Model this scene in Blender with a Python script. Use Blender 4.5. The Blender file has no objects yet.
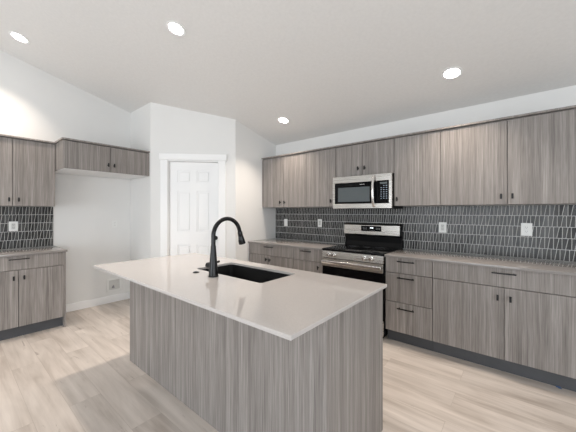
import bpy, bmesh, math, random
from mathutils import Vector, Matrix

random.seed(7)
S = bpy.context.scene
COL = S.collection
PI = math.pi

# ------------------------------------------------------------------ camera
cam_data = bpy.data.cameras.new('camera')
cam = bpy.data.objects.new('camera', cam_data)
COL.objects.link(cam)
cam.location = (1.885, -3.596, 1.364)
cam.rotation_euler = (PI / 2, 0, 0.69)
cam_data.sensor_width = 36.0
cam_data.lens = 36.0 * 283.352 / 576.0
cam_data.shift_y = -4.224 / 576.0
cam_data.clip_start = 0.05
S.camera = cam

# ------------------------------------------------------------------ world, daylight, exposure
WORLD_COL = (0.885, 0.945, 1.0, 1)
WORLD_STR = 4.55
LAMP_W = 10.2
LAMP_COL = (1.0, 0.87, 0.75)
X_OPEN, Y_OPEN = 5.0, -8.0
w = bpy.data.worlds.new('world')
S.world = w
w.use_nodes = True
bg = w.node_tree.nodes['Background']
bg.inputs[0].default_value = WORLD_COL
bg.inputs[1].default_value = WORLD_STR
S.view_settings.view_transform = 'Standard'
S.view_settings.look = 'None'
S.view_settings.gamma = 1
S.view_settings.use_curve_mapping = False
S.view_settings.exposure = 0.16


def area_light(name, loc, rot, sx, sy, power, col):
    d = bpy.data.lights.new(name, 'AREA')
    d.shape = 'RECTANGLE'
    d.size, d.size_y = sx, sy
    d.energy = power
    d.color = col
    o = bpy.data.objects.new(name, d)
    COL.objects.link(o)
    o.location = loc
    o.rotation_euler = rot
    return o


# portals: the sky light comes in through the two wide openings behind and beside the camera
for nm, loc, rot, sx, sy in (('opening_rear', (0.6, Y_OPEN, 1.225), (PI / 2, 0, 0), 4.6, 2.45),
                             ('opening_side', (X_OPEN, -4.2, 1.35), (PI / 2, 0, PI / 2), 3.0, 2.0)):
    area_light(nm, loc, rot, sx, sy, 10.0, (1, 1, 1)).data.cycles.is_portal = True


# ------------------------------------------------------------------ materials
def new_mat(name):
    m = bpy.data.materials.new(name)
    m.use_nodes = True
    nt = m.node_tree
    b = nt.nodes['Principled BSDF']
    return m, nt, b


def N(nt, kind, **kw):
    n = nt.nodes.new(kind)
    for k, v in kw.items():
        setattr(n, k, v)
    return n


def plain(name, col, rough=0.5, metal=0.0, spec=None, noise=0.0, nscale=30.0, bump=0.0):
    m, nt, b = new_mat(name)
    b.inputs['Base Color'].default_value = (*col, 1)
    b.inputs['Roughness'].default_value = rough
    b.inputs['Metallic'].default_value = metal
    if spec is not None:
        b.inputs['Specular IOR Level'].default_value = spec
    if noise or bump:
        tc = N(nt, 'ShaderNodeTexCoord')
        nz = N(nt, 'ShaderNodeTexNoise')
        nz.inputs['Scale'].default_value = nscale
        nz.inputs['Detail'].default_value = 4
        nt.links.new(tc.outputs['Object'], nz.inputs['Vector'])
        if noise:
            cr = N(nt, 'ShaderNodeValToRGB')
            cr.color_ramp.elements[0].position = 0.3
            cr.color_ramp.elements[1].position = 0.7
            cr.color_ramp.elements[0].color = (*[c * (1 - noise) for c in col], 1)
            cr.color_ramp.elements[1].color = (*[min(1, c * (1 + noise)) for c in col], 1)
            nt.links.new(nz.outputs['Fac'], cr.inputs[0])
            nt.links.new(cr.outputs[0], b.inputs['Base Color'])
        if bump:
            bp = N(nt, 'ShaderNodeBump')
            bp.inputs['Strength'].default_value = bump
            bp.inputs['Distance'].default_value = 0.002
            nt.links.new(nz.outputs['Fac'], bp.inputs['Height'])
            nt.links.new(bp.outputs[0], b.inputs['Normal'])
    return m


def wood_mat(name, dark, mid, light):
    """grey elm laminate with vertical streaks"""
    m, nt, b = new_mat(name)
    L = nt.links.new
    tc = N(nt, 'ShaderNodeTexCoord')
    oi = N(nt, 'ShaderNodeObjectInfo')
    mul = N(nt, 'ShaderNodeMath', operation='MULTIPLY')
    mul.inputs[1].default_value = 37.0
    L(oi.outputs['Random'], mul.inputs[0])
    add = N(nt, 'ShaderNodeVectorMath', operation='ADD')
    L(tc.outputs['Object'], add.inputs[0])
    L(mul.outputs[0], add.inputs[1])
    facs = []
    for sx, sz, det in ((120.0, 1.6, 3.0), (24.0, 0.4, 3.0), (330.0, 5.0, 2.0)):
        mp = N(nt, 'ShaderNodeMapping')
        mp.inputs['Scale'].default_value = (sx, sx, sz)
        L(add.outputs[0], mp.inputs['Vector'])
        nz = N(nt, 'ShaderNodeTexNoise')
        nz.inputs['Scale'].default_value = 1.0
        nz.inputs['Detail'].default_value = det
        nz.inputs['Roughness'].default_value = 0.6
        L(mp.outputs[0], nz.inputs['Vector'])
        facs.append(nz.outputs['Fac'])
    m1 = N(nt, 'ShaderNodeMix')
    m1.inputs[0].default_value = 0.5
    L(facs[0], m1.inputs[2]); L(facs[1], m1.inputs[3])
    m2 = N(nt, 'ShaderNodeMix')
    m2.inputs[0].default_value = 0.35
    L(m1.outputs[0], m2.inputs[2]); L(facs[2], m2.inputs[3])
    cr = N(nt, 'ShaderNodeValToRGB')
    e = cr.color_ramp.elements
    e[0].position = 0.34; e[0].color = (*dark, 1)
    e[1].position = 0.66; e[1].color = (*light, 1)
    k = e.new(0.5); k.color = (*mid, 1)
    L(m2.outputs[0], cr.inputs[0])
    L(cr.outputs[0], b.inputs['Base Color'])
    b.inputs['Roughness'].default_value = 0.5
    b.inputs['Specular IOR Level'].default_value = 0.35
    bp = N(nt, 'ShaderNodeBump')
    bp.inputs['Strength'].default_value = 0.15
    bp.inputs['Distance'].default_value = 0.001
    L(facs[0], bp.inputs['Height'])
    L(bp.outputs[0], b.inputs['Normal'])
    return m


def floor_mat():
    m, nt, b = new_mat('plank_floor')
    L = nt.links.new
    tc = N(nt, 'ShaderNodeTexCoord')
    br = N(nt, 'ShaderNodeTexBrick')
    br.offset = 0.37
    br.offset_frequency = 2
    br.inputs['Color1'].default_value = (0, 0, 0, 1)
    br.inputs['Color2'].default_value = (1, 1, 1, 1)
    br.inputs['Mortar'].default_value = (0.5, 0.5, 0.5, 1)
    br.inputs['Scale'].default_value = 1.0
    br.inputs['Mortar Size'].default_value = 0.0012
    br.inputs['Mortar Smooth'].default_value = 0.2
    br.inputs['Bias'].default_value = 0.0
    br.inputs['Brick Width'].default_value = 1.5
    br.inputs['Row Height'].default_value = 0.19
    L(tc.outputs['Object'], br.inputs['Vector'])
    sc = N(nt, 'ShaderNodeVectorMath', operation='SCALE')
    sc.inputs['Scale'].default_value = 9.0
    L(br.outputs['Color'], sc.inputs[0])
    ad = N(nt, 'ShaderNodeVectorMath', operation='ADD')
    L(tc.outputs['Object'], ad.inputs[0]); L(sc.outputs[0], ad.inputs[1])

    def noise(scale, det, rough, dist=0.0):
        mp = N(nt, 'ShaderNodeMapping')
        mp.inputs['Scale'].default_value = scale
        L(ad.outputs[0], mp.inputs['Vector'])
        nz = N(nt, 'ShaderNodeTexNoise')
        nz.inputs['Scale'].default_value = 1.0
        nz.inputs['Detail'].default_value = det
        nz.inputs['Roughness'].default_value = rough
        nz.inputs['Distortion'].default_value = dist
        L(mp.outputs[0], nz.inputs['Vector'])
        return nz.outputs['Fac']
    grain = noise((0.9, 15.0, 1), 6, 0.62, 0.5)
    cloud = noise((1.3, 5.0, 1), 3, 0.5, 0.8)
    knot = noise((1.5, 7.5, 1), 7, 0.74, 1.8)
    mx = N(nt, 'ShaderNodeMix')
    mx.inputs[0].default_value = 0.5
    L(grain, mx.inputs[2]); L(cloud, mx.inputs[3])
    cr = N(nt, 'ShaderNodeValToRGB')
    e = cr.color_ramp.elements
    e[0].position = 0.33; e[0].color = (0.365, 0.308, 0.264, 1)
    e[1].position = 0.65; e[1].color = (0.68, 0.615, 0.56, 1)
    k = e.new(0.48); k.color = (0.545, 0.485, 0.436, 1)
    L(mx.outputs[0], cr.inputs[0])
    # plank to plank tone
    hv = N(nt, 'ShaderNodeHueSaturation')
    mr = N(nt, 'ShaderNodeMapRange')
    mr.inputs['To Min'].default_value = 0.94
    mr.inputs['To Max'].default_value = 1.05
    L(br.outputs['Color'], mr.inputs['Value'])
    L(mr.outputs[0], hv.inputs['Value'])
    L(cr.outputs[0], hv.inputs['Color'])
    # knots and cracks
    kr = N(nt, 'ShaderNodeValToRGB')
    kr.color_ramp.elements[0].position = 0.625
    kr.color_ramp.elements[0].color = (0, 0, 0, 1)
    kr.color_ramp.elements[1].position = 0.72
    kr.color_ramp.elements[1].color = (0.8, 0.8, 0.8, 1)
    L(knot, kr.inputs[0])
    mk = N(nt, 'ShaderNodeMix', data_type='RGBA')
    mk.inputs[7].default_value = (0.20, 0.155, 0.13, 1)
    L(kr.outputs[0], mk.inputs[0]); L(hv.outputs[0], mk.inputs[6])
    # joints
    mj = N(nt, 'ShaderNodeMix', data_type='RGBA')
    mj.inputs[7].default_value = (0.27, 0.22, 0.18, 1)
    jf = N(nt, 'ShaderNodeMath', operation='MULTIPLY')
    jf.inputs[1].default_value = 0.4
    L(br.outputs['Fac'], jf.inputs[0])
    L(jf.outputs[0], mj.inputs[0]); L(mk.outputs[2], mj.inputs[6])
    L(mj.outputs[2], b.inputs['Base Color'])
    b.inputs['Roughness'].default_value = 0.42
    b.inputs['Specular IOR Level'].default_value = 0.4
    return m


def tile_mat():
    m, nt, b = new_mat('charcoal_tile')
    L = nt.links.new
    g = N(nt, 'ShaderNodeNewGeometry')
    cr = N(nt, 'ShaderNodeValToRGB')
    e = cr.color_ramp.elements
    e[0].position = 0.0; e[0].color = (0.030, 0.030, 0.030, 1)
    e[1].position = 1.0; e[1].color = (0.088, 0.087, 0.085, 1)
    L(g.outputs['Random Per Island'], cr.inputs[0])
    L(cr.outputs[0], b.inputs['Base Color'])
    b.inputs['Roughness'].default_value = 0.22
    b.inputs['Specular IOR Level'].default_value = 0.27
    return m


def quartz_mat(name, c0, c1, rough):
    m, nt, b = new_mat(name)
    L = nt.links.new
    tc = N(nt, 'ShaderNodeTexCoord')
    nz = N(nt, 'ShaderNodeTexNoise')
    nz.inputs['Scale'].default_value = 260
    nz.inputs['Detail'].default_value = 2
    L(tc.outputs['Object'], nz.inputs['Vector'])
    cr = N(nt, 'ShaderNodeValToRGB')
    cr.color_ramp.elements[0].position = 0.35
    cr.color_ramp.elements[0].color = (*c0, 1)
    cr.color_ramp.elements[1].position = 0.65
    cr.color_ramp.elements[1].color = (*c1, 1)
    L(nz.outputs['Fac'], cr.inputs[0])
    L(cr.outputs[0], b.inputs['Base Color'])
    b.inputs['Roughness'].default_value = rough
    b.inputs['Specular IOR Level'].default_value = 0.5
    return m


def emit_mat(name, col, strength):
    m, nt, b = new_mat(name)
    b.inputs['Base Color'].default_value = (0.9, 0.9, 0.9, 1)
    b.inputs['Emission Color'].default_value = (*col, 1)
    b.inputs['Emission Strength'].default_value = strength
    return m


def steel_mat(name, col, rough):
    m, nt, b = new_mat(name)
    L = nt.links.new
    tc = N(nt, 'ShaderNodeTexCoord')
    mp = N(nt, 'ShaderNodeMapping')
    mp.inputs['Scale'].default_value = (2, 2, 70)
    nz = N(nt, 'ShaderNodeTexNoise')
    nz.inputs['Scale'].default_value = 1
    nz.inputs['Detail'].default_value = 3
    L(tc.outputs['Object'], mp.inputs[0]); L(mp.outputs[0], nz.inputs['Vector'])
    mr = N(nt, 'ShaderNodeMapRange')
    mr.inputs['To Min'].default_value = rough - 0.02
    mr.inputs['To Max'].default_value = rough + 0.03
    L(nz.outputs['Fac'], mr.inputs['Value'])
    L(mr.outputs[0], b.inputs['Roughness'])
    b.inputs['Base Color'].default_value = (*col, 1)
    b.inputs['Metallic'].default_value = 1.0
    return m


M_WALL = plain('wall_paint', (0.80, 0.795, 0.78), 0.8, noise=0.012, nscale=2.0, bump=0.0)
M_CEIL = plain('ceiling_paint', (0.80, 0.79, 0.775), 0.85, noise=0.02, nscale=40, bump=0.25)
M_TRIM = plain('trim_paint', (0.92, 0.92, 0.915), 0.4, noise=0.005, nscale=3)
M_FLOOR = floor_mat()
M_WOOD = wood_mat('grey_elm', (0.128, 0.114, 0.105), (0.258, 0.234, 0.218), (0.420, 0.389, 0.366))
M_TOE = plain('toe_kick_paint', (0.076, 0.078, 0.085), 0.5, noise=0.08, nscale=8)
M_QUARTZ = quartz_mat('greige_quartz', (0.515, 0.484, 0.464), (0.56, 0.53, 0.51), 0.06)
M_QUARTZ_DARK = quartz_mat('darker_quartz', (0.255, 0.236, 0.224), (0.295, 0.275, 0.262), 0.10)  # wall counters: quartz in a darker tone than the island top
M_TILE = tile_mat()
M_GROUT = plain('tile_grout', (0.66, 0.65, 0.63), 0.8, noise=0.06, nscale=60)
M_BLACK = plain('matte_black_metal', (0.010, 0.010, 0.011), 0.4, 0.0, spec=0.3, noise=0.05)
M_FAUCET = plain('black_faucet_finish', (0.006, 0.006, 0.007), 0.22, 0.0, spec=0.36, noise=0.03)
M_STEEL = steel_mat('brushed_steel', (0.52, 0.495, 0.465), 0.27)
M_CHROME = steel_mat('polished_steel', (0.78, 0.76, 0.74), 0.14)
M_BGLASS = plain('black_glass', (0.003, 0.003, 0.0035), 0.08, spec=0.12, noise=0.02)
M_BPLAST = plain('black_enamel', (0.005, 0.005, 0.0055), 0.25, spec=0.14, noise=0.05)
M_SCREEN = plain('grey_oven_screen', (0.085, 0.10, 0.105), 0.3, noise=0.05, nscale=300)
M_SINK = plain('black_composite', (0.004, 0.004, 0.0045), 0.5, spec=0.2, noise=0.1, nscale=200)
M_WPLAST = plain('white_plastic', (0.84, 0.84, 0.82), 0.35, noise=0.005)
M_GPLAST = plain('light_grey_plastic', (0.62, 0.62, 0.60), 0.4, noise=0.01)
M_MELA = plain('white_melamine', (0.82, 0.82, 0.82), 0.4, noise=0.01)
M_SLOT = plain('dark_slot', (0.05, 0.05, 0.05), 0.6, noise=0.02)
M_RING = plain('burner_print', (0.10, 0.10, 0.105), 0.2, noise=0.02)
M_GLOW = emit_mat('lamp_lens', (1.0, 0.97, 0.93), 14.0)
M_LED = emit_mat('display_led', (0.9, 0.97, 1.0), 2.0)
M_PRINT = plain('keypad_print', (0.42, 0.50, 0.60), 0.5, noise=0.02)
M_LOGO = plain('silver_print', (0.45, 0.45, 0.45), 0.4, noise=0.02)
M_BRASS = plain('valve_metal', (0.35, 0.35, 0.37), 0.4, 0.6, noise=0.05)
M_BLUE = plain('blue_scrap', (0.05, 0.10, 0.22), 0.4, noise=0.2, nscale=400)


# ------------------------------------------------------------------ mesh helpers
class MB:
    def __init__(self):
        self.bm = bmesh.new()

    def box(self, x0, x1, y0, y1, z0, z1, bev=0.0, seg=1):
        bm = self.bm
        x0, x1 = min(x0, x1), max(x0, x1)
        y0, y1 = min(y0, y1), max(y0, y1)
        z0, z1 = min(z0, z1), max(z0, z1)
        mat = Matrix.Translation(((x0 + x1) / 2, (y0 + y1) / 2, (z0 + z1) / 2)) @ \
            Matrix.Diagonal((x1 - x0, y1 - y0, z1 - z0, 1))
        r = bmesh.ops.create_cube(bm, size=1.0, matrix=mat)
        if bev > 0:
            vs = r['verts']
            es = list({e for v in vs for e in v.link_edges})
            bmesh.ops.bevel(bm, geom=es, offset=bev, segments=seg, affect='EDGES', profile=0.5)
        return self

    def prism(self, pts, z0, z1):
        """pts: list of (x, y); z0/z1 numbers or functions of (x, y)"""
        bm = self.bm
        f0 = z0 if callable(z0) else (lambda x, y: z0)
        f1 = z1 if callable(z1) else (lambda x, y: z1)
        a = [bm.verts.new((x, y, f0(x, y))) for x, y in pts]
        b = [bm.verts.new((x, y, f1(x, y))) for x, y in pts]
        n = len(pts)
        bm.faces.new(a[::-1]); bm.faces.new(b)
        for i in range(n):
            j = (i + 1) % n
            bm.faces.new((a[i], a[j], b[j], b[i]))
        return self

    def profile(self, pts, axis, a0, a1):
        """extrude a closed 2D profile along an axis; for 'x' pts are (y, z), for 'y' (x, z)"""
        bm = self.bm

        def P(p, a):
            return (a, p[0], p[1]) if axis == 'x' else (p[0], a, p[1])
        a = [bm.verts.new(P(p, a0)) for p in pts]
        b = [bm.verts.new(P(p, a1)) for p in pts]
        n = len(pts)
        bm.faces.new(a[::-1]); bm.faces.new(b)
        for i in range(n):
            j = (i + 1) % n
            bm.faces.new((a[i], a[j], b[j], b[i]))
        return self

    def tube(self, path, radii, seg=20, cap=True):
        bm = self.bm
        path = [Vector(p) for p in path]
        if not isinstance(radii, (list, tuple)):
            radii = [radii] * len(path)
        rings = []
        up = None
        for i, p in enumerate(path):
            t = (path[min(i + 1, len(path) - 1)] - path[max(i - 1, 0)]).normalized()
            if up is None:
                ref = Vector((1, 0, 0)) if abs(t.x) < 0.9 else Vector((0, 1, 0))
                up = (ref - t * ref.dot(t)).normalized()
            else:
                up = (up - t * up.dot(t)).normalized()
            s = t.cross(up)
            rings.append([bm.verts.new(p + (up * math.cos(k * 2 * PI / seg) + s * math.sin(k * 2 * PI / seg)) * radii[i])
                          for k in range(seg)])
        for a, b in zip(rings, rings[1:]):
            for k in range(seg):
                j = (k + 1) % seg
                bm.faces.new((a[k], a[j], b[j], b[k]))
        if cap:
            bm.faces.new(rings[0][::-1]); bm.faces.new(rings[-1])
        return self

    def ring(self, c, r0, r1, n, h, seg=40):
        """flat annulus at c with normal n and thickness h"""
        bm = self.bm
        n = Vector(n).normalized()
        u = (Vector((1, 0, 0)) if abs(n.x) < 0.9 else Vector((0, 1, 0)))
        u = (u - n * u.dot(n)).normalized()
        v = n.cross(u)
        c = Vector(c)
        L = []
        for r, d in ((r0, 0), (r1, 0), (r1, h), (r0, h)):
            L.append([bm.verts.new(c + n * d + (u * math.cos(k * 2 * PI / seg) + v * math.sin(k * 2 * PI / seg)) * r) for k in range(seg)])
        for i in range(4):
            a, b = L[i], L[(i + 1) % 4]
            for k in range(seg):
                j = (k + 1) % seg
                bm.faces.new((a[k], a[j], b[j], b[k]))
        return self

    def build(self, name, mat, parent=None, smooth=False, world=False):
        bm = self.bm
        bmesh.ops.recalc_face_normals(bm, faces=bm.faces)
        me = bpy.data.meshes.new(name)
        bm.to_mesh(me)
        bm.free()
        me.materials.append(mat)
        if smooth:
            for p in me.polygons:
                p.use_smooth = True
            try:
                me.set_sharp_from_angle(angle=math.radians(40))
            except Exception:
                pass
        o = bpy.data.objects.new(name, me)
        COL.objects.link(o)
        if parent is not None:
            o.parent = parent
        return o


def box(name, mat, parent, x0, x1, y0, y1, z0, z1, bev=0.0, seg=1):
    return MB().box(x0, x1, y0, y1, z0, z1, bev, seg).build(name, mat, parent, smooth=bev > 0 and seg > 1)


def tag(o, label, cat, group=None):
    o['label'] = label
    o['category'] = cat
    if group:
        o['group'] = group
    return o


def thing(name, label, cat, loc=(0, 0, 0), rz=0.0, group=None):
    o = bpy.data.objects.new(name, None)
    o.empty_display_size = 0.1
    COL.objects.link(o)
    o.location = loc
    o.rotation_euler = (0, 0, rz)
    return tag(o, label, cat, group)


def struct(o):
    o['kind'] = 'structure'
    return o


def struct_empty(name, loc=(0, 0, 0), rz=0.0):
    o = bpy.data.objects.new(name, None)
    COL.objects.link(o)
    o.location = loc
    o.rotation_euler = (0, 0, rz)
    return struct(o)


# ------------------------------------------------------------------ the room
XA = -2.881                    # left wall plane
YS = -1.728                    # fridge alcove side (pantry stub) plane
DX0, DY0 = -2.198, -1.728      # diagonal pantry wall, left end
DX1, DY1 = -1.352, -0.884      # diagonal pantry wall, right end
XW = -1.352                    # pantry side wall plane
X_END, Y_END = 5.0, -8.0
ceil = lambda x, y: 2.498 - 0.247 * y
Q = math.sqrt(0.5)
T = 0.115

struct(MB().box(XA - T, X_END, Y_END, T, -0.12, 0).build('floor', M_FLOOR))
struct(MB().prism([(XA - T, T), (X_END, T), (X_END, Y_END), (XA - T, Y_END)], ceil,
                  lambda x, y: ceil(x, y) + 0.12).build('ceiling', M_CEIL))
struct(MB().prism([(XA - T, Y_END), (XA, Y_END), (XA, T), (XA - T, T)], 0, ceil).build('wall_left', M_WALL))
# walls behind and to the right of the camera, each with a wide opening for the daylight
mb = MB()
for x0, x1 in ((XA - T, -1.7), (2.9, X_END)):
    mb.prism([(x0, Y_END - T), (x1, Y_END - T), (x1, Y_END), (x0, Y_END)], 0, ceil)
mb.prism([(-1.7, Y_END - T), (2.9, Y_END - T), (2.9, Y_END), (-1.7, Y_END)], 2.45, ceil)
struct(mb.build('wall_rear', M_WALL))
mb = MB()
for y0, y1 in ((Y_END - T, -5.7), (-2.7, T)):
    mb.prism([(X_END, y0), (X_END + T, y0), (X_END + T, y1), (X_END, y1)], 0, ceil)
mb.prism([(X_END, -5.7), (X_END + T, -5.7), (X_END + T, -2.7), (X_END, -2.7)], 0, 0.35)
mb.prism([(X_END, -5.7), (X_END + T, -5.7), (X_END + T, -2.7), (X_END, -2.7)], 2.35, ceil)
struct(mb.build('wall_right', M_WALL))
struct(MB().prism([(XA, 0), (X_END, 0), (X_END, T), (XA, T)], 0, ceil).build('wall_back', M_WALL))
struct(MB().prism([(XA, YS), (DX0, YS), (DX0, YS + T), (XA, YS + T)], 0, ceil).build('wall_alcove', M_WALL))
struct(MB().prism([(XW, DY1), (XW, 0), (XW - T, 0), (XW - T, DY1)], 0, ceil).build('wall_pantry_side', M_WALL))


def diag(t, n):
    """t along the diagonal wall from its left end, n away from it into the room"""
    return (DX0 + t * Q + n * Q, DY0 + t * Q - n * Q)


DLEN = math.hypot(DX1 - DX0, DY1 - DY0)
OP0, OP1, OPZ = 0.232, 0.958, 2.104
mb = MB()
mb.prism([diag(0, 0), diag(OP0, 0), diag(OP0, -T), diag(-0.0, -T)], 0, ceil)
mb.prism([diag(OP1, 0), diag(DLEN, 0), diag(DLEN, -T), diag(OP1, -T)], 0, ceil)
mb.prism([diag(OP0, 0), diag(OP1, 0), diag(OP1, -T), diag(OP0, -T)], OPZ, ceil)
struct(mb.build('wall_pantry', M_WALL))

# pantry door: a local frame with x along the wall, -y into the room
door = struct_empty('door_1', (DX0, DY0, 0), PI / 4)
# in this frame the room lies at negative y
mb = MB()
mb.box(OP0 - 0.092, OP0 + 0.004, -0.019, 0, 0, OPZ + 0.004, 0.003)
mb.box(OP1 - 0.004, OP1 + 0.098, -0.019, 0, 0, OPZ + 0.004, 0.003)
mb.box(OP0 - 0.108, OP1 + 0.114, -0.026, 0, OPZ + 0.004, OPZ + 0.094, 0.004)
mb.build('door_casing', M_TRIM, door)
mb = MB()
mb.box(OP0, OP0 + 0.014, -0.002, 0.115, 0, OPZ)
mb.box(OP1 - 0.014, OP1, -0.002, 0.115, 0, OPZ)
mb.box(OP0, OP1, -0.002, 0.115, OPZ - 0.014, OPZ)
for x0, x1 in ((OP0 + 0.010, OP0 + 0.040), (OP1 - 0.040, OP1 - 0.010)):
    mb.box(x0, x1, 0.0735, 0.088, 0, OPZ - 0.010)
mb.box(OP0 + 0.010, OP1 - 0.010, 0.0735, 0.088, OPZ - 0.042, OPZ - 0.010)
mb.build('door_jamb', M_TRIM, door)
# six panel slab
d0, d1 = OP0 + 0.017, OP1 - 0.017
zt = OPZ - 0.018
FY, BY = 0.036, 0.072
cols = [(d0 + 0.115, d0 + 0.305), (d1 - 0.305, d1 - 0.115)]
rows = [(0.235, 0.885), (1.075, 1.665), (1.785, 1.965)]
mb = MB()
mb.box(d0, d1, FY + 0.010, BY, 0.008, zt)
xs = [d0, cols[0][0], cols[0][1], cols[1][0], cols[1][1], d1]
zs = [0.008, rows[0][0], rows[0][1], rows[1][0], rows[1][1], rows[2][0], rows[2][1], zt]
for a, b_ in ((0, 1), (2, 3), (4, 5)):
    mb.box(xs[a], xs[b_], FY, FY + 0.010, 0.008, zt)
for a, b_ in ((0, 1), (2, 3), (4, 5), (6, 7)):
    for c0, c1 in cols:
        mb.box(c0, c1, FY, FY + 0.010, zs[a], zs[b_])
for c0, c1 in cols:
    for r0, r1 in rows:
        mb.box(c0 + 0.022, c1 - 0.022, FY + 0.002, FY + 0.0105, r0 + 0.022, r1 - 0.022, 0.0075)
slab = mb.build('door_slab', M_TRIM, door)
mb = MB()
kx, kz = d1 - 0.038, 0.980
mb.tube([(kx, FY, kz), (kx, FY - 0.008, kz), (kx, FY - 0.009, kz), (kx, FY - 0.03, kz), (kx, FY - 0.036, kz),
         (kx, FY - 0.05, kz), (kx, FY - 0.060, kz), (kx, FY - 0.063, kz)],
        [0.032, 0.032, 0.012, 0.012, 0.024, 0.029, 0.024, 0.012], 24)
mb.build('door_knob', M_BLACK, door, smooth=True)

# baseboards
BH = 0.105
struct(MB().box(XA, XA + 0.014, -2.668, YS, 0, BH, 0.003).build('baseboard_left', M_TRIM))
struct(MB().box(XA + 0.014, DX0, YS - 0.014, YS, 0, BH, 0.003).build('baseboard_alcove', M_TRIM))
bb = struct_empty('baseboard_pantry', (DX0, DY0, 0), PI / 4)
MB().box(-0.006, OP0 - 0.093, -0.014, 0, 0, BH, 0.003).build('baseboard_strip', M_TRIM, bb)
MB().box(OP1 + 0.099, DLEN + 0.006, -0.014, 0, 0, BH, 0.003).build('baseboard_strip', M_TRIM, bb)
struct(MB().box(XW, XW + 0.014, DY1 - 0.008, -0.625, 0, BH, 0.003).build('baseboard_side', M_TRIM))


# ------------------------------------------------------------------ cabinets
def bar_handle(parent, cx, cz, y, length=0.165):
    mb = MB()
    mb.box(cx - length / 2, cx + length / 2, y - 0.036, y - 0.025, cz - 0.0055, cz + 0.0055, 0.0015)
    for s in (-1, 1):
        mb.box(cx + s * length * 0.39 - 0.005, cx + s * length * 0.39 + 0.005, y - 0.027, y, cz - 0.005, cz + 0.005)
    mb.build('handle', M_BLACK, parent)


def finger_pull(parent, cx, cz, y):
    mb = MB()
    mb.box(cx - 0.0075, cx + 0.0075, y - 0.032, y - 0.021, cz - 0.0235, cz + 0.0235, 0.002)
    mb.tube([(cx, y - 0.022, cz), (cx, y, cz)], [0.006, 0.007], 12)
    mb.build('pull', M_BLACK, parent)


FT = 0.019     # front thickness


def cabinet(name, label, loc, rz, w, depth, z0, z1, fronts, group, toe=0.0, toe_back=0.065,
            underside=None, end_panel=None):
    """local frame: x 0..w, back at y=0, fronts at y=-depth"""
    t = thing(name, label, 'cabinet', loc, rz, group)
    e = 0.0008
    yc = -(depth - FT - 0.006)
    MB().box(e, w - e, yc, -0.001, z0, z1).build('carcass', M_WOOD, t)
    if underside:
        MB().box(0.012, w - 0.012, yc + 0.004, -0.004, z0 - 0.004, z0).build('underside', underside, t)
    if toe:
        MB().box(e, w - e, -(depth - toe_back), -(depth - toe_back) + 0.018, 0, toe).build('toe_kick', M_TOE, t)
    for f in fronts:
        kind, x0, x1, fz0, fz1, hx, hz = f
        g = 0.0026
        o = MB().box(x0 + g, x1 - g, -depth, -depth + FT, fz0 + g, fz1 - g, 0.0012).build(kind, M_WOOD, t)
        if kind == 'drawer':
            bar_handle(o, hx, hz, -depth)
        else:
            finger_pull(o, hx, hz, -depth)
    if end_panel:
        x0, x1 = end_panel
        MB().box(x0, x1, -depth, -0.001, 0, z1, 0.001).build('end_panel', M_WOOD, t)
    return t


UB, UT = 1.430, 2.199
UD = 0.335
G_UP = 'upper cabinets over the range wall'
KZ = 1.506
# --- upper run on the range wall (fronts face -y)
xu = [-1.3505, -0.475, 0.0, 0.762, 1.234, 2.332]
cabinet('upper_cabinet', 'grey two-door upper cabinet in the corner against the pantry side wall', (xu[0], 0, 0), 0,
        xu[1] - xu[0], UD, UB, UT + 0.010,
        [('door', 0, 0.4525, UB, UT, 0.4525 - 0.055, KZ), ('door', 0.4525, xu[1] - xu[0], UB, UT, 0.4525 + 0.03, KZ)], G_UP)
cabinet('upper_cabinet', 'narrow single-door grey upper cabinet immediately left of the microwave', (xu[1], 0, 0), 0,
        0.475, UD, UB, UT + 0.010, [('door', 0, 0.475, UB, UT, 0.475 - 0.062, KZ)], G_UP)
cabinet('upper_cabinet', 'short two-door grey upper cabinet directly above the microwave', (0, 0, 0), 0,
        0.762, UD, 1.806, UT + 0.010,
        [('door', 0, 0.381, 1.806, UT, 0.381 - 0.055, 1.899), ('door', 0.381, 0.762, 1.806, UT, 0.381 + 0.03, 1.899)], G_UP)
cabinet('upper_cabinet', 'single-door grey upper cabinet immediately right of the microwave', (0.762, 0, 0), 0,
        0.472, UD, UB, UT + 0.010, [('door', 0, 0.472, UB, UT, 0.036, KZ)], G_UP)
cabinet('upper_cabinet', 'wide two-door grey upper cabinet farthest right, above the long drawer', (1.234, 0, 0), 0,
        1.098, UD, UB, UT + 0.010,
        [('door', 0, 0.549, UB, UT, 0.549 - 0.045, KZ), ('door', 0.549, 1.098, UB, UT, 0.549 + 0.037, KZ)], G_UP)

# --- base run on the range wall
BD = 0.620
BT = 0.890
G_BASE = 'base cabinets on the range wall'
DG1, DG2, DB = 0.731, 0.430, 0.122
cabinet('base_cabinet', 'corner grey base cabinet with one drawer over two doors, touching the pantry side wall', (-1.3505, 0, 0), 0,
        0.8745, BD, DB, BT,
        [('drawer', 0, 0.8745, DG1, BT, 0.43, 0.856), ('door', 0, 0.412, DB, DG1, 0.412 - 0.036, 0.672),
         ('door', 0.412, 0.8745, DB, DG1, 0.412 + 0.034, 0.672)], G_BASE, toe=DB)
cabinet('base_cabinet', 'narrow grey base cabinet with a drawer over one door, left of the range', (-0.476, 0, 0), 0,
        0.472, BD, DB, BT,
        [('drawer', 0, 0.472, DG1, BT, 0.214, 0.855), ('door', 0, 0.472, DB, DG1, 0.472 - 0.07, 0.665)], G_BASE, toe=DB)
cabinet('base_cabinet', 'grey three-drawer base cabinet to the right of the range', (0.768, 0, 0), 0,
        0.456, BD, DB, BT,
        [('drawer', 0, 0.456, DG1, BT, 0.213, 0.855), ('drawer', 0, 0.456, DG2, DG1, 0.213, 0.688),
         ('drawer', 0, 0.456, DB, DG2, 0.213, 0.374)], G_BASE, toe=DB)
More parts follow.
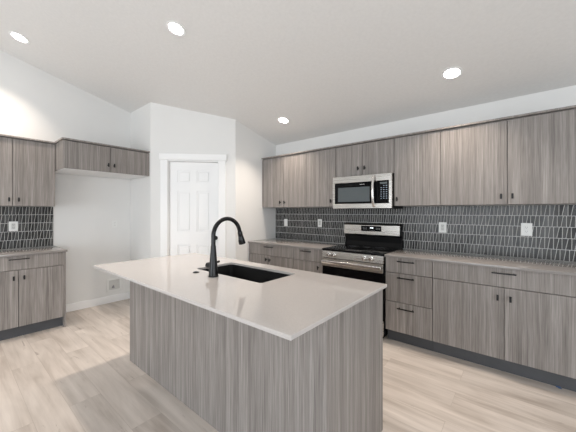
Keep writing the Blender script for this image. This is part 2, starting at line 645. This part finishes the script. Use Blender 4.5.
cabinet('base_cabinet', 'wide grey base cabinet with one long drawer over two doors, at right', (1.224, 0, 0), 0,
        1.094, BD, DB, BT,
        [('drawer', 0, 1.094, DG1 - 0.002, BT, 0.545, 0.850), ('door', 0, 0.547, DB, DG1 - 0.002, 0.547 - 0.043, 0.643),
         ('door', 0.547, 1.094, DB, DG1 - 0.002, 0.547 + 0.042, 0.643)], G_BASE, toe=DB)

# --- left wall: fronts face +x, local x runs along world y
G_LEFT = 'cabinets on the left wall'
LU = 0.291
cabinet('upper_cabinet', 'two-door grey upper cabinet on the left wall above the tiled counter', (XA, -3.494, 0), PI / 2,
        0.776, LU, UB, UT + 0.010,
        [('door', 0, 0.390, UB, UT, 0.390 - 0.030, 1.504), ('door', 0.390, 0.776, UB, UT, 0.390 + 0.050, 1.504)], G_LEFT)
cabinet('fridge_cabinet', 'deep short two-door grey cabinet bridging the empty fridge alcove', (XA, -2.7165, 0), PI / 2,
        0.9865, 0.654, 1.876, UT + 0.010,
        [('door', 0.004, 0.492, 1.876, UT, 0.492 - 0.032, 1.965), ('door', 0.492, 0.9865, 1.876, UT, 0.492 + 0.036, 1.963)], G_LEFT,
        underside=M_MELA)
LB = 0.583
cabinet('base_cabinet', 'grey base cabinet with one drawer over two doors on the left wall', (XA, -3.502, 0), PI / 2,
        0.824, LB, DB, BT,
        [('drawer', 0, 0.806, 0.736, BT, 0.415, 0.856), ('door', 0, 0.413, DB, 0.736, 0.413 - 0.040, 0.654),
         ('door', 0.413, 0.806, DB, 0.736, 0.413 + 0.043, 0.654)], G_LEFT, toe=DB, end_panel=(0.8065, 0.8245))

# --- top mouldings
mb = MB()
mb.box(XW + 0.001, 2.334, -UD - 0.016, -0.001, UT + 0.0105, UT + 0.028, 0.002)
tag(mb.build('top_moulding', M_WOOD), 'long thin wood top moulding capping the range wall upper cabinets', 'moulding')
mb = MB()
fx = XA + 0.654 + 0.016
ux = XA + LU + 0.016
mb.prism([(XA + 0.001, -3.496), (ux, -3.496), (ux, -2.732), (fx, -2.732), (fx, YS - 0.001), (XA + 0.001, YS - 0.001)],
         UT + 0.0105, UT + 0.028)
tag(mb.build('top_moulding', M_WOOD), 'stepped thin wood top moulding capping the left wall and fridge cabinets', 'moulding')

# --- worktops
def slab_top(name, label, x0, x1, y0, y1):
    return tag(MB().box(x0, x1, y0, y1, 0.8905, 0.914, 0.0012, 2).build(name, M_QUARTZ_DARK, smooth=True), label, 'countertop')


slab_top('countertop', 'darker quartz countertop on the corner side, left of the range', XW + 0.001, -0.003, -0.645, -0.001)
slab_top('countertop', 'long darker quartz countertop right of the range', 0.766, 2.335, -0.645, -0.001)
slab_top('countertop', 'short darker quartz countertop on the left wall base cabinet', XA + 0.001, XA + 0.601, -3.504, -2.666)


# --- mosaic backsplashes
def backsplash(label, loc, rz, w, z0, z1, nrows, pitch):
    t = thing('backsplash', label, 'backsplash', loc, rz)
    MB().box(0, w, -0.0055, -0.0005, z0, z1).build('grout', M_GROUT, t)
    mb = MB()
    bm = mb.bm
    rh = (z1 - z0) / nrows
    g = 0.0021
    for r in range(nrows):
        za, zb = z0 + r * rh + g, z0 + (r + 1) * rh - g
        x = -random.random() * 2 * pitch
        k2 = 0
        lo = hi = x
        while min(lo, hi) < w:
            k2 += 1
            x += pitch * random.uniform(0.93, 1.07)
            d = (0.0072 if k2 % 2 else 0.0006) * random.uniform(0.75, 1.2)
            nlo, nhi = x - d, x + d
            q = [lo + g, nlo - g, nhi - g, hi + g]
            q = [min(max(v, 0.0), w) for v in q]
            lo, hi = nlo, nhi
            if q[1] - q[0] < 0.004 and q[2] - q[3] < 0.004:
                continue
            k = 0.0012
            tl = random.uniform(-0.0003, 0.0003)
            base = [(q[0], -0.005, za), (q[1], -0.005, za), (q[2], -0.005, zb), (q[3], -0.005, zb)]
            top = [(q[0] + k, -0.0085 + tl, za + k), (q[1] - k, -0.0085 - tl, za + k),
                   (q[2] - k, -0.0085 - tl, zb - k), (q[3] + k, -0.0085 + tl, zb - k)]
            B = [bm.verts.new(p) for p in base]
            C = [bm.verts.new(p) for p in top]
            bm.faces.new(C)
            for i in range(4):
                j = (i + 1) % 4
                bm.faces.new((B[i], B[j], C[j], C[i]))
    mb.build('mosaic_tiles', M_TILE, t)
    return t


backsplash('charcoal mosaic tile backsplash behind the range', (XW + 0.001, 0, 0), 0, 3.685, 0.9145, 1.4295, 5, 0.030)
backsplash('charcoal mosaic tile backsplash on the left wall counter', (XA, -3.504, 0), PI / 2, 0.818, 0.9145, 1.4295, 5, 0.030)


# ------------------------------------------------------------------ microwave
mw = thing('microwave', 'stainless over-the-range microwave hung under the short cabinet', 'microwave', (0.001, 0, 0))
W = 0.760
Z0, Z1 = 1.400, 1.8045
MB().box(0, W, -0.385, -0.010, Z0, Z1, 0.002).build('body', M_BPLAST, mw)
FYM = -0.408
# stainless front frame around a black glass face
mb = MB()
mb.box(0, W, FYM, -0.386, 1.722, Z1, 0.003)
mb.box(0, W, FYM, -0.386, Z0 + 0.004, 1.463, 0.003)
mb.box(0, 0.032, FYM, -0.386, 1.463, 1.722)
mb.box(0.728, W, FYM, -0.386, 1.463, 1.722)
mb.build('front_frame', M_STEEL, mw)
dr = MB().box(0.032, 0.560, FYM + 0.002, -0.386, 1.463, 1.722).build('door_glass', M_BGLASS, mw)
MB().box(0.078, 0.500, FYM + 0.0005, FYM + 0.003, 1.487, 1.664, 0.001).build('window', M_SCREEN, dr)
mb = MB()
for i in range(9):
    h = 0.010
    mb.box(0.375 + i * 0.0072, 0.375 + i * 0.0072 + 0.0045, FYM + 0.0007, FYM + 0.0022, 1.690, 1.690 + h * (0.75 + 0.25 * (i % 3 == 0)))
mb.build('brand_mark', M_LOGO, dr)
cp = MB().box(0.562, 0.728, FYM + 0.002, -0.386, 1.463, 1.722).build('control_panel', M_BGLASS, mw)
for r in range(7):
    for c in range(3):
        x = 0.632 + c * 0.030
        z = 1.662 - r * 0.0245
        if r == 0 and c == 0:
            continue
        MB().box(x, x + (0.014 if c < 2 else 0.016), FYM + 0.0007, FYM + 0.0024, z, z + 0.007).build('button', M_PRINT, cp)
MB().box(0.625, 0.708, FYM + 0.0007, FYM + 0.0024, 1.684, 1.706).build('clock_display', M_SCREEN, cp)
# curved chrome handle
pts = []
for i in range(17):
    a = i / 16
    pts.append((0.556, FYM - 0.012 - 0.038 * math.sin(PI * a) ** 0.6, 1.432 + 0.345 * a))
mb = MB().tube([(0.556, FYM + 0.001, pts[0][2] + 0.004)] + pts + [(0.556, FYM + 0.001, pts[-1][2] - 0.004)], 0.0150, 16)
mb.build('handle', M_CHROME, mw, smooth=True)
# ------------------------------------------------------------------ range
rg = thing('range', 'freestanding stainless electric range with black glass cooktop', 'range', (0.0025, 0, 0))
W = 0.757
MB().box(0, W, -0.625, -0.03, 0.03, 0.895, 0.002).build('body', M_BPLAST, rg)
for x in (0.04, W - 0.04):
    for y in (-0.58, -0.08):
        MB().tube([(x, y, 0), (x, y, 0.031)], 0.018, 12).build('foot', M_BPLAST, rg)
ct = MB().box(-0.001, W + 0.001, -0.662, -0.085, 0.895, 0.921, 0.005, 3).build('cooktop', M_BGLASS, rg, smooth=True)
for (x, y, r) in ((0.20, -0.50, 0.105), (0.56, -0.50, 0.085), (0.20, -0.23, 0.08), (0.56, -0.23, 0.105), (0.38, -0.22, 0.05)):
    mb = MB().ring((x, y, 0.9211), r - 0.003, r, (0, 0, 1), 0.0003)
    mb.ring((x, y, 0.9211), r * 0.55 - 0.002, r * 0.55, (0, 0, 1), 0.0003)
    mb.build('burner_ring', M_RING, ct)
# control strip with knobs
ks = MB().profile([(-0.626, 0.813), (-0.660, 0.813), (-0.653, 0.894), (-0.626, 0.894)], 'x', 0.0, W).build('knob_panel', M_STEEL, rg)
for x in (0.095, 0.165, 0.545, 0.625):
    z = 0.853
    mb = MB().tube([(x, -0.655, z), (x, -0.664, z), (x, -0.665, z), (x, -0.694, z), (x, -0.697, z)],
                   [0.027, 0.027, 0.021, 0.019, 0.016], 24)
    mb.box(x - 0.003, x + 0.003, -0.701, -0.690, z - 0.016, z + 0.016)
    mb.build('knob', M_CHROME, ks, smooth=True)
od = MB().box(0.002, W - 0.002, -0.656, -0.626, 0.205, 0.806, 0.003).build('oven_door', M_BGLASS, rg)
MB().box(0.002, W - 0.002, -0.662, -0.655, 0.712, 0.806, 0.003).build('door_band', M_STEEL, od)
MB().box(0.13, W - 0.13, -0.6575, -0.655, 0.33, 0.60, 0.001).build('window', M_SCREEN, od)
mb = MB()
mb.box(0.012, W - 0.012, -0.700, -0.684, 0.746, 0.784, 0.006, 3)
for x in (0.045, W - 0.045):
    mb.box(x - 0.012, x + 0.012, -0.686, -0.660, 0.752, 0.778)
mb.build('handle', M_CHROME, od, smooth=True)
MB().box(0.002, W - 0.002, -0.652, -0.626, 0.045, 0.198, 0.003).build('storage_drawer', M_STEEL, rg)
# backguard
bk = MB().profile([(-0.020, 0.895), (-0.020, 1.212), (-0.075, 1.212), (-0.100, 1.190), (-0.100, 1.072), (-0.070, 1.045),
                   (-0.066, 0.975), (-0.085, 0.922), (-0.085, 0.895)], 'x', 0.0, W).build('backguard', M_BPLAST, rg)
MB().profile([(-0.0755, 1.2125), (-0.1012, 1.190), (-0.1012, 1.070), (-0.090, 1.062), (-0.070, 1.062), (-0.070, 1.2125)],
             'x', -0.0005, W - 0.012).build('backguard_panel', M_STEEL, bk)
dp = MB().box(0.248, 0.520, -0.1035, -0.100, 1.112, 1.182, 0.001).build('control_display', M_BGLASS, bk)
for x in (0.374, 0.384, 0.397, 0.407):
    MB().box(x, x + 0.007, -0.1042, -0.1032, 1.150, 1.163).build('clock_digit', M_LED, dp)
for x in (0.275, 0.295, 0.315, 0.45, 0.47, 0.49):
    for z in (1.138, 1.153):
        MB().box(x, x + 0.011, -0.1042, -0.1032, z, z + 0.004).build('touch_mark', M_LOGO, dp)
for x in (0.36, 0.38, 0.40, 0.42):
    MB().box(x, x + 0.010, -0.1042, -0.1032, 1.128, 1.131).build('touch_mark', M_LOGO, dp)


# ------------------------------------------------------------------ island
isl = thing('island', 'large grey wood kitchen island with plain panelled back and ends', 'kitchen island', (0.16, -2.183, 0))
IX, IY = 0.16, -2.183
bx0, bx1, by0, by1 = -0.889 - IX, 1.214 - IX, -2.515 - IY, -1.851 - IY
MB().box(bx0, bx1 - 0.020, by0, by0 + 0.019, 0.0, 0.8965, 0.001).build('back_panel', M_WOOD, isl)
MB().box(bx1 - 0.0195, bx1, by0, by1, 0.0, 0.8965, 0.001).build('end_panel', M_WOOD, isl)
MB().box(bx0, bx0 + 0.0195, by0 + 0.0195, by1, 0.0, 0.8965, 0.001).build('end_panel', M_WOOD, isl)
MB().box(bx0 + 0.02, bx1 - 0.02, by1 - 0.085, by1 - 0.067, 0.0, DB).build('toe_kick', M_TOE, isl)
MB().box(bx0 + 0.02, bx1 - 0.02, by0 + 0.02, by1 - 0.022, DB, DB + 0.018).build('cabinet_floor', M_WOOD, isl)
nd = 4
dw = (bx1 - bx0 - 0.04) / nd
for i in range(nd):
    x0 = bx0 + 0.02 + i * dw
    MB().box(x0 + 0.002, x0 + dw - 0.002, by1 - 0.020, by1 - 0.001, DB, 0.888, 0.001).build('door', M_WOOD, isl)

# island worktop with the sink cut-out
def rrect(x0, x1, y0, y1, r, n=6):
    pts = []
    for cx, cy, a0 in ((x1 - r, y1 - r, 0), (x0 + r, y1 - r, PI / 2), (x0 + r, y0 + r, PI), (x1 - r, y0 + r, 1.5 * PI)):
        for i in range(n + 1):
            a = a0 + i * PI / 2 / n
            pts.append((cx + r * math.cos(a), cy + r * math.sin(a)))
    return pts


SX0, SX1, SY0, SY1 = -0.110, 0.620, -2.330, -1.968
ix0, ix1, iy0, iy1 = -0.899, 1.240, -2.799, -1.843
bm = bmesh.new()


def loop(pts, z):
    vs = [bm.verts.new((x, y, z)) for x, y in pts]
    es = [bm.edges.new((vs[i], vs[(i + 1) % len(vs)])) for i in range(len(vs))]
    return vs, es


ZT, ZB, ed = 0.914, 0.897, 0.0025
outer = rrect(ix0 + ed, ix1 - ed, iy0 + ed, iy1 - ed, 0.002, 3)
outer2 = rrect(ix0, ix1, iy0, iy1, 0.0045, 3)
inner = rrect(SX0, SX1, SY0, SY1, 0.022)
ov, oe = loop(outer, ZT)
iv, ie = loop(inner, ZT)
bmesh.ops.triangle_fill(bm, use_beauty=True, use_dissolve=False, edges=oe + ie)
ov2 = [bm.verts.new((x, y, ZT - ed)) for x, y in outer2]
ov3 = [bm.verts.new((x, y, ZB)) for x, y in outer2]
iv3 = [bm.verts.new((x, y, ZB)) for x, y in inner]
for A, B in ((ov, ov2), (ov2, ov3), (iv, iv3)):
    n = len(A)
    for i in range(n):
        j = (i + 1) % n
        bm.faces.new((A[i], A[j], B[j], B[i]))
be = []
for A in (ov3, iv3):
    n = len(A)
    for i in range(n):
        be.append(bm.edges.get((A[i], A[(i + 1) % n])))
bmesh.ops.triangle_fill(bm, use_beauty=True, use_dissolve=False, edges=be)
mb = MB(); mb.bm.free(); mb.bm = bm
tag(mb.build('countertop', M_QUARTZ), 'large glossy greige quartz island countertop with sink cut-out', 'countertop')

# sink bowl
mb = MB(); bm = mb.bm
levels = [(-0.016, 0.8930, 0.03), (0.006, 0.8930, 0.03), (0.003, 0.886, 0.03), (-0.004, 0.70, 0.04), (-0.03, 0.665, 0.05)]
rings = []
for grow, z, r in levels:
    if grow == -0.016:
        pts = rrect(SX0 - 0.018, SX1 + 0.018, SY0 - 0.018, SY1 + 0.018, 0.035)
    else:
        pts = rrect(SX0 - grow, SX1 + grow, SY0 - grow, SY1 + grow, r)
    rings.append([bm.verts.new((x, y, z)) for x, y in pts])
# outside shell
pts = rrect(SX0 - 0.018, SX1 + 0.018, SY0 - 0.018, SY1 + 0.018, 0.035)
o1 = [bm.verts.new((x, y, 0.655)) for x, y in pts]
for A, B in list(zip(rings, rings[1:])) + [(rings[0], o1)]:
    n = len(A)
    for i in range(n):
        j = (i + 1) % n
        bm.faces.new((A[i], A[j], B[j], B[i]))
bm.faces.new(rings[-1]); bm.faces.new(o1)
sink = thing('sink', 'black undermount sink set in the island countertop', 'sink', ((SX0 + SX1) / 2, (SY0 + SY1) / 2, 0.655))
bmesh.ops.translate(bm, verts=bm.verts, vec=-Vector(sink.location))
mb.build('bowl', M_SINK, sink, smooth=True)
mb = MB().ring((0, 0, 0.0115), 0.022, 0.055, (0, 0, 1), 0.004)
mb.tube([(0, 0, 0.0105), (0, 0, 0.013)], 0.024, 24)
mb.build('drain', M_BRASS, sink, smooth=True)

# faucet
fc = thing('faucet', 'tall matte black pull-down gooseneck faucet beside the island sink', 'faucet', (0.231, -2.407, 0.9142))
mb = MB().tube([(0, 0, 0), (0, 0, 0.006), (0, 0, 0.008), (0, 0, 0.05), (0, 0, 0.12), (0, 0, 0.19), (0, 0, 0.215)],
               [0.0350, 0.0350, 0.0325, 0.0300, 0.0245, 0.0185, 0.0170], 28)
mb.build('base', M_FAUCET, fc, smooth=True)
R = 0.1195
zc = 0.280
path = [(0, 0, 0.213), (0, 0, 0.24), (0, 0, 0.262)]
for i in range(0, 23):
    a = PI - (PI * 0.93) * i / 22
    path.append((0, R + R * math.cos(a), zc + R * math.sin(a)))
last = Vector(path[-1]); prev = Vector(path[-2])
dr_ = (last - prev).normalized()
dr_ = Vector((0, 0.27, -0.96)).normalized()
path.append(tuple(last + dr_ * 0.012))
mb = MB().tube(path, 0.0148, 20)
mb.build('spout', M_FAUCET, fc, smooth=True)
p0 = last + dr_ * 0.008
prof = [(0.0, 0.0165), (0.006, 0.0185), (0.030, 0.0185), (0.034, 0.0180), (0.036, 0.0190), (0.062, 0.0230), (0.090, 0.0265), (0.096, 0.0255)]
mb = MB().tube([tuple(p0 + dr_ * d) for d, r in prof], [r for d, r in prof], 24)
hd = mb.build('spray_head', M_FAUCET, fc, smooth=True)
bpos = p0 + dr_ * 0.06 + Vector((0, -0.022, -0.006))
MB().box(bpos.x - 0.006, bpos.x + 0.006, bpos.y - 0.004, bpos.y + 0.006, bpos.z - 0.016, bpos.z + 0.016, 0.002).build('spray_button', M_FAUCET, hd)
mb = MB().tube([(-0.018, 0, 0.070), (-0.058, 0, 0.070), (-0.064, 0, 0.070), (-0.068, 0, 0.070)], [0.022, 0.0235, 0.022, 0.015], 24)
hub = mb.build('lever_hub', M_FAUCET, fc, smooth=True)
mb = MB().tube([(-0.052, 0.006, 0.074), (-0.052, 0.05, 0.081), (-0.052, 0.080, 0.086), (-0.052, 0.090, 0.088)],
               [0.008, 0.0068, 0.0085, 0.007], 14)
mb.build('lever', M_FAUCET, hub, smooth=True)

# air switch
asw = thing('air_switch', 'small round black button flush in the island countertop left of the faucet', 'button', (0.023, -2.411, 0.9142))
MB().tube([(0, 0, 0), (0, 0, 0.003), (0, 0, 0.004)], [0.024, 0.024, 0.022], 28).build('flange', M_FAUCET, asw, smooth=True)
MB().tube([(0, 0, 0.0042), (0, 0, 0.006), (0, 0, 0.007)], [0.015, 0.015, 0.013], 24).build('push_button', M_FAUCET, asw, smooth=True)


# ------------------------------------------------------------------ wall plates
def plate(label, loc, rz, w, h, kind, group='white wall plates', name='wall_outlet', mat=None, insert=None):
    t = thing(name, label, 'outlet', loc, rz, group)
    pm = mat or M_WPLAST
    MB().box(-w / 2, w / 2, -0.006, 0, -h / 2, h / 2, 0.002).build('plate', pm, t)
    im = insert or M_GPLAST
    if kind == 'duplex':
        r = MB().box(-0.017, 0.017, -0.0075, -0.0055, -0.034, 0.034, 0.001).build('receptacle', im, t)
        for z in (-0.019, 0.019):
            MB().box(-0.008, -0.0055, -0.0079, -0.007, z - 0.002, z + 0.007).build('slot', M_SLOT, r)
            MB().box(0.0055, 0.008, -0.0079, -0.007, z - 0.002, z + 0.007).build('slot', M_SLOT, r)
            MB().box(-0.002, 0.002, -0.0079, -0.007, z - 0.010, z - 0.006).build('slot', M_SLOT, r)
    elif kind == 'rocker':
        MB().profile([(-0.0055, -0.033), (-0.0085, -0.033), (-0.0065, 0.033), (-0.0055, 0.033)], 'x', -0.0165, 0.0165).build('rocker', im, t)
    elif kind == 'double':
        for x in (-0.023, 0.023):
            MB().profile([(-0.0055, -0.033), (-0.0085, -0.033), (-0.0065, 0.033), (-0.0055, 0.033)], 'x', x - 0.0165, x + 0.0165).build('rocker', im, t)
    return t


plate('white single switch plate on the tile nearest the pantry corner', (-1.119, -0.0088, 1.187), 0, 0.070, 0.116, 'rocker', insert=M_WPLAST)
plate('white outlet plate on the tile just left of the range', (-0.453, -0.0088, 1.195), 0, 0.072, 0.118, 'duplex')
plate('white outlet plate on the tile just right of the range', (1.194, -0.0088, 1.187), 0, 0.078, 0.118, 'duplex')
plate('white wide outlet plate on the tile at far right of the range wall', (1.920, -0.0088, 1.193), 0, 0.086, 0.124, 'duplex', insert=M_WPLAST)
plate('white plate on the tiled left wall above the short counter', (XA + 0.0088, -3.066, 1.188), PI / 2, 0.082, 0.118, 'duplex')
plate('white outlet plate on the bare white wall of the fridge alcove', (XA, -1.956, 1.179), PI / 2, 0.070, 0.112, 'duplex', insert=M_WPLAST)

wb = thing('water_outlet_box', 'white recessed water valve box low on the fridge alcove wall', 'valve box', (XA, -1.962, 0.262), PI / 2)
hw, hh = 0.098, 0.098
mb = MB()
mb.box(-hw, hw, -0.010, 0, hh - 0.026, hh, 0.002)
mb.box(-hw, hw, -0.010, 0, -hh, -hh + 0.026, 0.002)
mb.box(-hw, -hw + 0.026, -0.010, 0, -hh + 0.026, hh - 0.026)
mb.box(hw - 0.026, hw, -0.010, 0, -hh + 0.026, hh - 0.026)
mb.build('box_frame', M_WPLAST, wb)
MB().box(-hw + 0.026, hw - 0.026, -0.002, 0, -hh + 0.026, hh - 0.026).build('box_back', M_GPLAST, wb)
mb = MB()
mb.tube([(-0.015, -0.001, -0.035), (-0.015, -0.03, -0.035)], 0.014, 16)
mb.tube([(-0.015, -0.022, -0.035), (-0.015, -0.022, -0.005)], 0.008, 12)
mb.build('valve', M_BRASS, wb, smooth=True)

# scrap on the floor by the toe kick
mb = MB()
mb.box(2.088, 2.118, -0.572, -0.560, 0.0005, 0.010, 0.003)
mb.box(2.102, 2.124, -0.580, -0.570, 0.0005, 0.004, 0.001)
tag(mb.build('scrap', M_BLUE), 'tiny blue scrap lying on the floor against the toe kick at right', 'scrap')


# ------------------------------------------------------------------ ceiling lights
slope = math.atan(0.247)


def downlight(label, x, y):
    z = ceil(x, y)
    t = thing('ceiling_light', label, 'ceiling light', (x, y, z), 0, 'recessed ceiling lights')
    t.rotation_euler = (-slope, 0, 0)
    mb = MB().ring((0, 0, -0.0005), 0.066, 0.086, (0, 0, -1), 0.005, 40)
    mb.build('trim_ring', M_TRIM, t, smooth=True)
    MB().tube([(0, 0, -0.001), (0, 0, -0.0035)], 0.0665, 40).build('lens', M_GLOW, t)
    d = bpy.data.lights.new('lamp', 'AREA')
    d.shape = 'DISK'
    d.size = 0.13
    d.energy = LAMP_W
    d.color = LAMP_COL
    d.spread = math.radians(108)
    l = bpy.data.objects.new('lamp', d)
    COL.objects.link(l)
    l.parent = t
    l.location = (0, 0, -0.008)


downlight('round recessed ceiling light at upper left, close to the left wall', -2.322, -3.079)
downlight('round recessed ceiling light above the island, in front of the pantry', -0.571, -2.240)
downlight('round recessed ceiling light near the range wall, nearest the pantry corner', -0.682, -0.585)
downlight('round recessed ceiling light near the range wall, above the right base cabinets', 1.386, -0.608)
